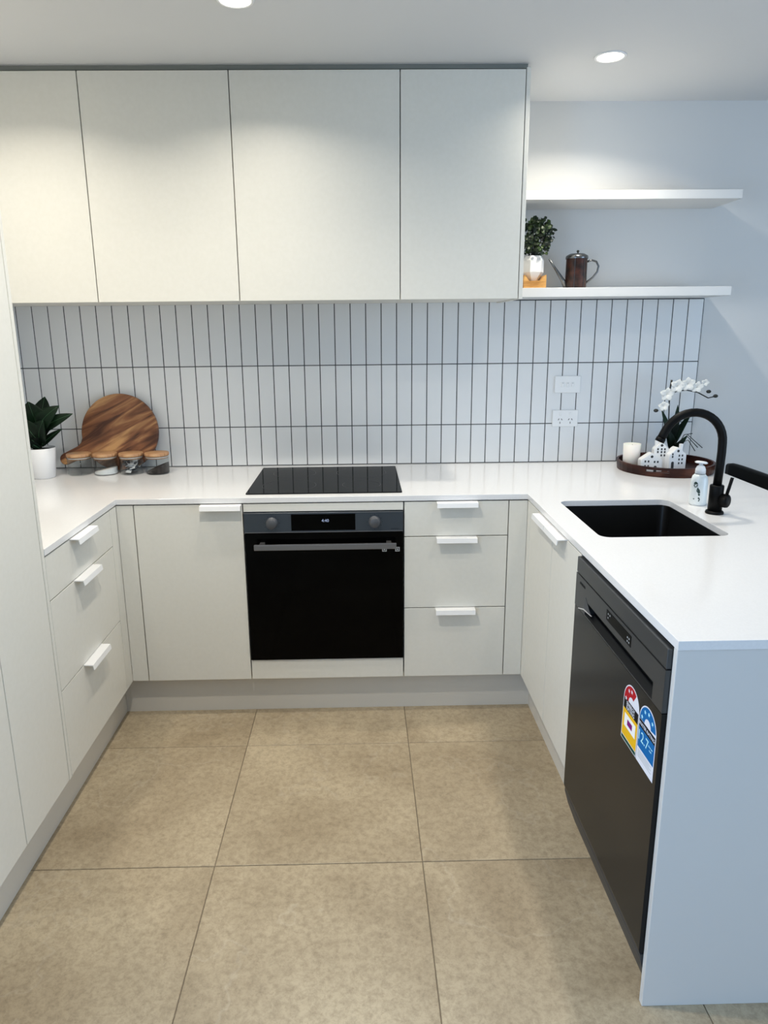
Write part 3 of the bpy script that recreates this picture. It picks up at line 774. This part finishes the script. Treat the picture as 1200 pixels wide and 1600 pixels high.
# ------------------------------------------------------------------ tray with its items
tx, ty, tr = 1.752, 0.428, 0.192
t = thing('serving_tray', 'round dark red timber tray with a slotted rim, in the corner of the worktop', 'tray', (tx, ty, ZT))
NS = 40
b_ = NB(); lathe(b_, [(0, 0.0005), (tr-0.012, 0.0005), (tr-0.006, 0.004), (tr-0.006, 0.010), (0, 0.010)], NS, (tx, ty, ZT)); part('tray_base', b_, m_tray, t)
b_ = NB()
slot = []
for i in range(NS):
    a0, a1 = 2*PI*i/NS, 2*PI*(i+1)/NS
    am_ = math.degrees((a0+a1)/2) % 360
    def seg_(za, zb):
        ri, ro = tr-0.006, tr+0.003
        fl_ = lambda z: 0.004*(z/0.045)
        P8 = []
        for z in (za, zb):
            for r, a in ((ri, a0), (ro, a0), (ro, a1), (ri, a1)):
                rr = r+fl_(z); P8.append(b_.verts.new((tx+rr*math.cos(a), ty+rr*math.sin(a), ZT+z)))
        for q in ((0, 1, 2, 3), (4, 7, 6, 5), (0, 4, 5, 1), (1, 5, 6, 2), (2, 6, 7, 3), (3, 7, 4, 0)):
            b_.faces.new([P8[w_] for w_ in q])
    if min(abs(am_-237), abs(am_-57)) < 13:
        seg_(0.0005, 0.0195); seg_(0.0290, 0.040)
    else: seg_(0.0005, 0.040)
bmesh.ops.remove_doubles(b_, verts=b_.verts, dist=1e-5)
bmesh.ops.recalc_face_normals(b_, faces=b_.faces)
part('tray_rim', b_, m_tray, t, label='upright rim with a hand slot')
TZ = ZT+0.0103
# candle
cx_, cy_ = 1.603, 0.425
t = thing('candle', 'ivory pillar candle cup at the left end of the round tray', 'candle', (cx_, cy_, TZ))
b_ = NB(); lathe(b_, [(0, 0), (0.030, 0), (0.0335, 0.003), (0.0365, 0.103), (0.034, 0.104), (0.0325, 0.096), (0, 0.094)], 32, (cx_, cy_, TZ)); part('wax_body', b_, m_candle, t)
b_ = NB(); tube(b_, [(cx_, cy_, TZ+0.093), (cx_+0.001, cy_, TZ+0.101)], 0.0011, 6); part('wick', b_, m_slot, t)
# ceramic houses
def house(cx_, cy_, w_, d_, wall, roof, rot, label, wins, rounds, doors, chim):
    t = thing('ceramic_house', label, 'ornament', (cx_, cy_, TZ), 'small white ceramic houses on the tray', rot=(0, 0, R_(rot)))
    hw, hd_ = w_/2, d_/2
    b_ = NB(); prism(b_, [(-hw, 0), (hw, 0), (hw, wall), (0.004, roof), (-0.004, roof), (-hw, wall)], -hd_, hd_, 'y')
    bmesh.ops.bevel(b_, geom=list(b_.edges), offset=0.002, segments=2, affect='EDGES')
    part('house_body', b_, m_cer, t, local=True)
    if chim is not None:
        q = bx(chim-0.006, chim+0.006, -0.005, 0.007, wall-0.002, roof+0.012, bev=0.001); part('chimney', q, m_cer, t, local=True)
    b_ = NB()
    for x, z in wins: box(b_, x-0.0032, x+0.0032, -hd_-0.0004, -hd_+0.0025, z-0.0042, z+0.0042)
    for x, z in rounds: lathe(b_, [(0, -0.0004), (0.0055, -0.0004), (0.0055, 0.002)], 14, (x, -hd_, z), 'y')
    part('window_holes', b_, m_slot, t, local=True)
    b_ = NB()
    for x, hgt in doors: prism(b_, [(x-0.006, 0.0005), (x+0.006, 0.0005)]+[(x+0.006*math.cos(R_(a)), hgt-0.006+0.006*math.sin(R_(a))) for a in range(0, 181, 30)], -hd_-0.0004, -hd_+0.0025, 'y')
    part('doorway', b_, m_slot, t, local=True)
house(1.652, 0.345, 0.088, 0.040, 0.050, 0.078, -4, 'lowest and widest white ceramic house, nearest the candle',
      [(-0.026, 0.044), (-0.013, 0.044), (0.012, 0.042), (0.025, 0.042), (-0.026, 0.024), (-0.013, 0.024)], [(0.0, 0.064)], [(0.016, 0.026)], None)
house(1.703, 0.372, 0.060, 0.036, 0.090, 0.118, -6, 'tallest white ceramic house with a chimney at the back of the trio',
      [(-0.015, 0.090), (0.0, 0.090), (0.013, 0.090), (-0.015, 0.078), (0.0, 0.078), (0.013, 0.078), (0.0, 0.064), (0.013, 0.064)], [(0.0, 0.106)], [(0.0, 0.045)], -0.017)
house(1.758, 0.350, 0.078, 0.042, 0.070, 0.100, 8, 'white ceramic house at the right of the trio with a chimney on its right slope',
      [(-0.024, 0.073), (-0.024, 0.062), (0.006, 0.066), (0.020, 0.066), (0.006, 0.050), (0.020, 0.050), (0.006, 0.034), (0.020, 0.034)], [(0.0, 0.086)], [(-0.022, 0.042)], 0.024)

# orchid
random.seed(4)
def leaf_bm(b_, base, tip, width, curl, nrm=Vector((0, -1, 0.3)), n_=8, rib=None, sh=0.8, fold=0.18):
    base, tip = Vector(base), Vector(tip); ax = tip-base; L_ = ax.length; ax.normalize()
    side = ax.cross(nrm).normalized(); up = side.cross(ax).normalized()
    rows_ = []
    for i in range(n_+1):
        s = i/n_; wd = width*0.5*(math.sin(PI*min(1, s**sh)) ** 0.75 if 0 < s < 1 else 0.03)
        c_ = base+ax*L_*s+up*curl*math.sin(PI*s)*L_
        rows_.append([b_.verts.new(c_+side*wd*k_+up*abs(k_)*wd*fold) for k_ in (-1, -0.5, 0, 0.5, 1)])
        if rib is not None: rib.append(c_+up*0.0006)
    for a, c_ in zip(rows_, rows_[1:]):
        for q in range(4):
            f = b_.faces.new((a[q], a[q+1], c_[q+1], c_[q])); f.smooth = True
    return b_
def solid(b_, th):
    bmesh.ops.recalc_face_normals(b_, faces=b_.faces)
    bmesh.ops.solidify(b_, geom=list(b_.faces), thickness=th)
    return b_
ox, oy = 1.800, 0.500
t = thing('potted_orchid', 'white artificial orchid with dark strap leaves and hanging roots behind the ceramic houses', 'plant', (ox, oy, TZ))
b_ = NB(); lathe(b_, [(0, 0), (0.026, 0), (0.034, 0.062), (0.031, 0.062), (0.028, 0.052), (0, 0.052)], 28, (ox, oy, TZ)); part('pot', b_, m_cer, t)
b_ = NB(); lathe(b_, [(0, 0.0525), (0.0275, 0.0525), (0.018, 0.058), (0, 0.060)], 18, (ox, oy, TZ)); part('moss', b_, m_soil, t)
zb = TZ+0.058
for tip, wd, cu in (((1.735, 0.47, 1.150), 0.030, 0.10), ((1.800, 0.46, 1.170), 0.034, 0.05), ((1.865, 0.46, 1.140), 0.030, -0.12), ((1.76, 0.44, 1.07), 0.034, 0.15), ((1.85, 0.45, 1.04), 0.026, 0.2)):
    b_ = NB(); leaf_bm(b_, (ox, oy-0.005, zb), tip, wd, cu); part('leaf', solid(b_, 0.0012), m_leaf, t)
for q, ends in enumerate((((1.86, 0.47, 1.03), (1.90, 0.45, 0.985)), ((1.85, 0.44, 1.02), (1.875, 0.42, 0.975)), ((1.87, 0.49, 1.035), (1.93, 0.47, 0.98)), ((1.84, 0.46, 1.04), (1.875, 0.46, 1.045)))):
    b_ = NB(); tube(b_, [(ox+0.01, oy-0.01, zb), (ox+0.03, oy-0.02, zb+0.035), ends[0], ends[1]], 0.0018, 6); part('root', b_, m_stem, t)
stem = [(ox, oy, zb), (ox-0.018, oy-0.01, 1.06), (ox-0.028, oy-0.02, 1.16), (1.768, 0.475, 1.205), (1.79, 0.47, 1.225), (1.83, 0.465, 1.232), (1.88, 0.46, 1.222), (1.925, 0.455, 1.198), (1.955, 0.452, 1.205)]
b_ = NB(); tube(b_, stem, 0.0026, 8); part('flower_stem', b_, m_stem, t)
b_ = NB(); tube(b_, [(1.768, 0.475, 1.18), (1.764, 0.47, 1.235), (1.768, 0.468, 1.275)], [0.0028, 0.003, 0.0045], 8); part('flower_stem', b_, m_stem, t)
for p in ((1.955, 0.452, 1.206), (1.925, 0.455, 1.225), (1.712, 0.47, 1.145)):
    b_ = NB(); bmesh.ops.create_icosphere(b_, subdivisions=2, radius=0.0085, matrix=Matrix.Translation(p) @ Matrix.Diagonal((1.25, 1, 0.9, 1))); part('bud', b_, m_stem, t, smooth=True)
for fx_, fy_, fz_, sc_ in ((1.748, 0.46, 1.215, 1.0), (1.787, 0.455, 1.250, 1.0), (1.832, 0.455, 1.258, 1.0), (1.872, 0.455, 1.245, 0.85), (1.905, 0.455, 1.262, 0.55), (1.738, 0.46, 1.165, 0.75)):
    b_ = NB(); c_ = Vector((fx_, fy_, fz_)); tl = random.uniform(0, 60)
    for q in range(5):
        a = R_(tl+72*q); tp = c_+Vector((math.cos(a)*0.034, -0.006, math.sin(a)*0.030))*sc_
        leaf_bm(b_, c_, tp, 0.028*sc_, 0.10, Vector((0, -1, 0)), 5, sh=0.9, fold=0.1)
    part('flower', solid(b_, 0.0006), m_petal, t)

# ------------------------------------------------------------------ fig plant at left
px_, py_ = -0.912, 0.425
t = thing('potted_plant', 'dark broad leaved plant in a white tapered pot by the pantry', 'plant', (px_, py_, ZT))
b_ = NB(); lathe(b_, [(0, 0.0005), (0.044, 0.0005), (0.046, 0.003), (0.0585, 0.128), (0.0565, 0.129), (0.0545, 0.118), (0, 0.118)], 36, (px_, py_, ZT)); part('pot', b_, m_potw, t, label='plain white pot')
b_ = NB(); lathe(b_, [(0, 0.1185), (0.0540, 0.1185), (0.030, 0.124), (0, 0.126)], 24, (px_, py_, ZT)); part('soil', b_, m_soil, t)
st = ZT+0.122
b_ = NB(); tube(b_, [(px_, py_, st), (px_+0.004, py_, st+0.05), (px_+0.002, py_-0.004, st+0.10)], 0.005, 10); part('stem', b_, m_stem, t)
L9 = [((0.010, 0, 0.065), (-0.005, -0.05, 0.205), 0.135, 0.04), ((0.004, 0, 0.08), (0.110, -0.03, 0.185), 0.080, 0.22), ((0.006, 0, 0.075), (0.158, -0.02, 0.150), 0.055, 0.16),
      ((0, 0, 0.01), (0.108, -0.02, 0.088), 0.030, 0.10), ((0, 0, 0.01), (-0.07, -0.04, 0.11), 0.07, 0.12), ((0, 0, 0.04), (-0.12, -0.02, 0.17), 0.10, 0.12),
      ((0, 0, 0.035), (0.055, -0.07, 0.130), 0.090, 0.10), ((0, 0, 0.04), (0.020, 0.05, 0.215), 0.10, 0.06), ((0, 0, 0.03), (-0.03, -0.07, 0.14), 0.10, 0.1), ((0, 0, 0.0), (-0.05, -0.03, 0.05), 0.03, 0.1)]
for base, tip, wd, cu in L9:
    rb = []
    b_ = NB(); o_ = Vector((px_, py_, st))
    leaf_bm(b_, o_+Vector(base), o_+Vector(tip), wd, cu, n_=9, rib=rb)
    lf = part('leaf', solid(b_, 0.0010), m_leaf, t)
    b_ = NB(); tube(b_, rb, [0.0016]*5+[0.0010]*(len(rb)-5), 5); part('midrib', b_, m_rib, lf)

# ------------------------------------------------------------------ cutting board leaning on the tiles
lean = R_(9.0)
bc = Vector((-0.622, 0.572, ZT+0.170*math.cos(lean)+0.002))
t = thing('cutting_board', 'round striped wooden paddle board leaning on the tiles behind the jars', 'cutting board', bc, rot=(-lean, 0, 0))
ang = R_(205.5)
hx_, hz_ = math.cos(ang), math.sin(ang); nx_, nz_2 = -hz_, hx_
rad = 0.168; pts = []
a_open = R_(17)
k_ = 64
for i in range(k_+1):
    a = ang+a_open+(2*PI-2*a_open)*i/k_; pts.append((rad*math.cos(a), rad*math.sin(a)))
def hp(d_, s_): pts.append((hx_*d_+nx_*s_, hz_*d_+nz_2*s_))
hp(0.175, -0.034); hp(0.195, -0.0265); hp(0.26, -0.026)
for i in range(9):
    a = R_(-90+180*i/8); hp(0.268+0.026*math.cos(a), 0.026*math.sin(a))
hp(0.26, 0.026); hp(0.195, 0.0265); hp(0.175, 0.034)
b_ = curve_bm([pts, [(hx_*0.262+0.007*math.cos(R_(-a)), hz_*0.262+0.007*math.sin(R_(-a))) for a in range(0, 360, 30)]], 0.009, 0.0025)
bmesh.ops.rotate(b_, verts=b_.verts, cent=(0, 0, 0), matrix=Matrix.Rotation(R_(90), 3, 'X'))
part('board', b_, m_board, t, local=True)

# ------------------------------------------------------------------ glass jars
JR = 0.0505
jx = [-0.782, -0.670, -0.558, -0.446]; jy = 0.488
jl = ['empty glass jar with a bamboo lid, nearest the potted plant', 'glass jar with a bamboo lid and a slope of white powder',
      'glass jar with a bamboo lid full of black and white sachets', 'glass jar with a bamboo lid and dark ground coffee, nearest the hob']
t = thing('storage_jar', jl[0], 'jar', (jx[0], jy, ZT+0.0005), 'glass jars with bamboo lids')
b_ = NB(); lathe(b_, [(0, 0.0), (JR-0.004, 0.0), (JR, 0.004), (JR, 0.078), (JR-0.0022, 0.078), (JR-0.0022, 0.006), (JR-0.006, 0.0032), (0, 0.0032)], 44); part('glass_body', b_, m_glass, t, local=True)
b_ = NB(); lathe(b_, [(0, 0.0672), (JR-0.0035, 0.0672), (JR-0.0030, 0.0785), (0, 0.0785)], 40); lathe(b_, [(0, 0.0788), (JR+0.0005, 0.0788), (JR+0.001, 0.081), (JR+0.001, 0.0895), (JR-0.001, 0.0915), (0, 0.0915)], 44)
ld = part('lid', b_, m_bamboo, t, local=True, label='pale bamboo lid')
b_ = NB(); lathe(b_, [(JR-0.0032, 0.0715), (JR-0.0024, 0.0722), (JR-0.0024, 0.0745), (JR-0.0032, 0.0752)], 40); part('seal', b_, m_foilw, ld, local=True)
jars = [t]
for i in (1, 2, 3):
    c_ = copy_tree(t); c_.location = (jx[i], jy, ZT+0.0005); c_['label'] = jl[i]; jars.append(c_)
def slope_fill(r, z0, zl, zr, n_=28, bumpy=0.0):
    b_ = NB(); bot = []; top = []
    for i in range(n_):
        a = 2*PI*i/n_; x, y = r*math.cos(a), r*math.sin(a)
        bot.append(b_.verts.new((x, y, z0)))
        s = (x/r+1)/2; top.append(b_.verts.new((x, y, zl+(zr-zl)*s)))
    ct = b_.verts.new((0, 0, (zl+zr)/2+bumpy)); b_.faces.new(list(reversed(bot)))
    for i in range(n_):
        j = (i+1) % n_; b_.faces.new((bot[i], bot[j], top[j], top[i])); f = b_.faces.new((top[i], top[j], ct)); f.smooth = True
    return b_
part('powder', slope_fill(JR-0.0028, 0.0036, 0.010, 0.030, bumpy=0.003), m_powder, jars[1], local=True, label='white powder')
part('coffee', slope_fill(JR-0.0028, 0.0036, 0.008, 0.048, bumpy=0.004), m_coffee, jars[3], local=True, label='dark ground coffee')
random.seed(11)
for q in range(22):
    b_ = NB(); L_, W_ = 0.056, 0.022
    box(b_, -L_/2, L_/2, -W_/2, W_/2, -0.0012, 0.0012, bev=0.0008)
    rt = Euler((random.uniform(-0.8, 0.8), random.uniform(-0.6, 0.6), random.uniform(0, PI))).to_matrix().to_4x4()
    a = random.uniform(0, 2*PI); rr = random.uniform(0, 0.014)
    bmesh.ops.transform(b_, matrix=Matrix.Translation((rr*math.cos(a), rr*math.sin(a), 0.018+0.0019*q)) @ rt, verts=b_.verts)
    for v in b_.verts:   # keep inside the glass
        h = math.hypot(v.co.x, v.co.y)
        if h > JR-0.004: v.co.x *= (JR-0.004)/h; v.co.y *= (JR-0.004)/h
        v.co.z = min(max(v.co.z, 0.0045), 0.0660)
    part('sachet', b_, m_foilw if q % 2 else m_foilb, jars[2], local=True)

# ------------------------------------------------------------------ lower shelf: vase with plant, and watering can
SZ = 1.6522
vx, vy = 1.160, 0.490
t = thing('vase_with_plant', 'bushy green plant in a faceted white vase on a wood block, on the lower shelf', 'plant', (vx, vy, SZ))
b_ = NB(); bw = 0.046
prism(b_, [(vx-bw, SZ), (vx+bw, SZ), (vx+bw, SZ+0.054), (vx+bw-0.006, SZ+0.052), (vx+0.024, SZ+0.031), (vx-0.024, SZ+0.031), (vx-bw+0.006, SZ+0.052), (vx-bw, SZ+0.054)], vy-0.040, vy+0.040, 'y')
part('wood_block', b_, m_block, t, label='golden wood block')
b_ = NB(); lathe(b_, [(0, 0.032), (0.019, 0.032), (0.043, 0.066), (0.043, 0.112), (0.034, 0.130), (0.031, 0.130), (0.038, 0.108), (0.038, 0.070), (0, 0.045)], 6, (vx, vy, SZ))
part('vase', b_, m_cer, t, smooth=False, label='faceted white vase')
b_ = NB()
for q in range(16):
    a = random.uniform(0, 2*PI); r = random.uniform(0.02, 0.05)
    tube(b_, [(vx, vy, SZ+0.10), (vx+r*0.4*math.cos(a), vy+r*0.4*math.sin(a), SZ+0.16), (vx+0.01+r*math.cos(a), vy+r*math.sin(a), SZ+random.uniform(0.17, 0.27))], 0.0012, 5)
part('stems', b_, m_stem, t)
b_ = NB(); random.seed(21)
for q in range(520):
    while True:
        p = Vector((random.uniform(-1, 1), random.uniform(-1, 1), random.uniform(-1, 1)))
        if 0.35 < p.length < 1: break
    c_ = Vector((vx+0.010, vy, SZ+0.205))+Vector((p.x*0.068, p.y*0.062, p.z*0.082))
    if c_.x < 1.062: continue
    dr_ = Vector((random.uniform(-1, 1), random.uniform(-1, 1), random.uniform(-0.6, 1))).normalized()
    leaf_bm(b_, c_, c_+dr_*random.uniform(0.012, 0.020), 0.014, 0.1, Vector((random.uniform(-.6, .6), -1, random.uniform(-.4, .9))), 3)
for q in range(3):
    pass
fo = part('foliage', b_, m_leaf2, t, kind='stuff')

wx, wy = 1.343, 0.505
t = thing('watering_can', 'small dark metal watering can with a long thin spout beside the plant on the shelf', 'watering can', (wx, wy, SZ))
b_ = NB(); lathe(b_, [(0, 0.0003), (0.042, 0.0003), (0.0435, 0.003), (0.0425, 0.122), (0.0445, 0.125), (0, 0.1255)], 36, (wx, wy, SZ)); part('body', b_, m_copper, t, label='dark red brown body')
b_ = NB(); lathe(b_, [(0.0452, 0.119), (0.0458, 0.125), (0.044, 0.131), (0.030, 0.139), (0, 0.140), ], 36, (wx, wy, SZ)); part('lid', b_, m_steel, t, label='grey metal lid')
b_ = NB(); lathe(b_, [(0, 0.139), (0.003, 0.139), (0.003, 0.145), (0.006, 0.148), (0.004, 0.153), (0, 0.154)], 16, (wx+0.003, wy, SZ)); part('lid_knob', b_, m_stem, t)
b_ = NB()
for a in (-115, -62):
    x_, y_ = wx+0.0437*math.cos(R_(a)), wy+0.0437*math.sin(R_(a)); box(b_, x_-0.001, x_+0.001, y_-0.001, y_+0.001, SZ+0.002, SZ+0.120)
part('seam', b_, m_steel, t)
hp_ = [(wx+0.043, wy, SZ+0.108), (wx+0.062, wy, SZ+0.114), (wx+0.082, wy, SZ+0.108), (wx+0.092, wy, SZ+0.090), (wx+0.088, wy, SZ+0.068), (wx+0.070, wy, SZ+0.045), (wx+0.043, wy, SZ+0.024)]
b_ = NB(); tube(b_, hp_, 0.0042, 10); part('handle', b_, m_steel, t)
b_ = NB(); tube(b_, [(wx-0.040, wy, SZ+0.012), (wx-0.058, wy-0.004, SZ+0.038), (wx-0.088, wy-0.010, SZ+0.078), (wx-0.120, wy-0.018, SZ+0.118)], [0.013, 0.0085, 0.0052, 0.0038], 12); part('spout', b_, m_steel, t, label='long thin tapering spout')

# ------------------------------------------------------------------ bar stool behind the peninsula
t = thing('bar_stool', 'black bar stool with a low padded backrest pushed in behind the peninsula', 'stool', (2.08, 0.215, 0))
b_ = NB()
# curved backrest: a long rounded bar following y, gently bowed
def back_sec(y):
    s = (y-0.215)/0.215
    return 2.055-0.006*s*s
N_ = 16; rings = []
for i in range(N_+1):
    y = 0.455-0.47*i/N_; xx = back_sec(y); e_ = 1-0.10*abs((i/N_-0.5)*2)**10
    sec = []
    for u_, v_ in rrect(-0.014, 0.014, -0.085*e_, 0.085*e_, 0.012, 3): sec.append(b_.verts.new((xx+u_, y, 0.836+v_)))
    rings.append(sec)
for a, c_ in zip(rings, rings[1:]):
    for q in range(len(a)):
        f = b_.faces.new((a[q], a[(q+1) % len(a)], c_[(q+1) % len(a)], c_[q])); f.smooth = True
b_.faces.new(rings[0]); b_.faces.new(list(reversed(rings[-1])))
bmesh.ops.recalc_face_normals(b_, faces=b_.faces)
part('backrest', b_, m_dark, t)
b_ = curve_bm([rrect(1.745, 2.06, 0.03, 0.40, 0.07)], 0.025, 0.008); bmesh.ops.translate(b_, verts=b_.verts, vec=(0, 0, 0.645)); part('seat', b_, m_dark, t)
for y in (0.09, 0.34):
    b_ = NB(); tube(b_, [(2.02, y, 0.62), (2.045, y, 0.70), (2.055, y, 0.758)], 0.010, 10); part('back_support', b_, m_dark, t)
for sx2, sy2 in ((-1, -1), (-1, 1), (1, -1), (1, 1)):
    b_ = NB(); tube(b_, [(1.905+sx2*0.11, 0.215+sy2*0.13, 0.625), (1.905+sx2*0.16, 0.215+sy2*0.175, 0.0)], [0.014, 0.010], 12); part('leg', b_, m_dark, t)
b_ = NB(); z = 0.22; q = 0.142; q2 = 0.160
for a, c_ in (((-q, -q2), (q, -q2)), ((q, -q2), (q, q2)), ((q, q2), (-q, q2)), ((-q, q2), (-q, -q2))):
    tube(b_, [(1.905+a[0], 0.215+a[1], z), (1.905+c_[0], 0.215+c_[1], z)], 0.008, 10)
part('footrest', b_, m_dark, t)
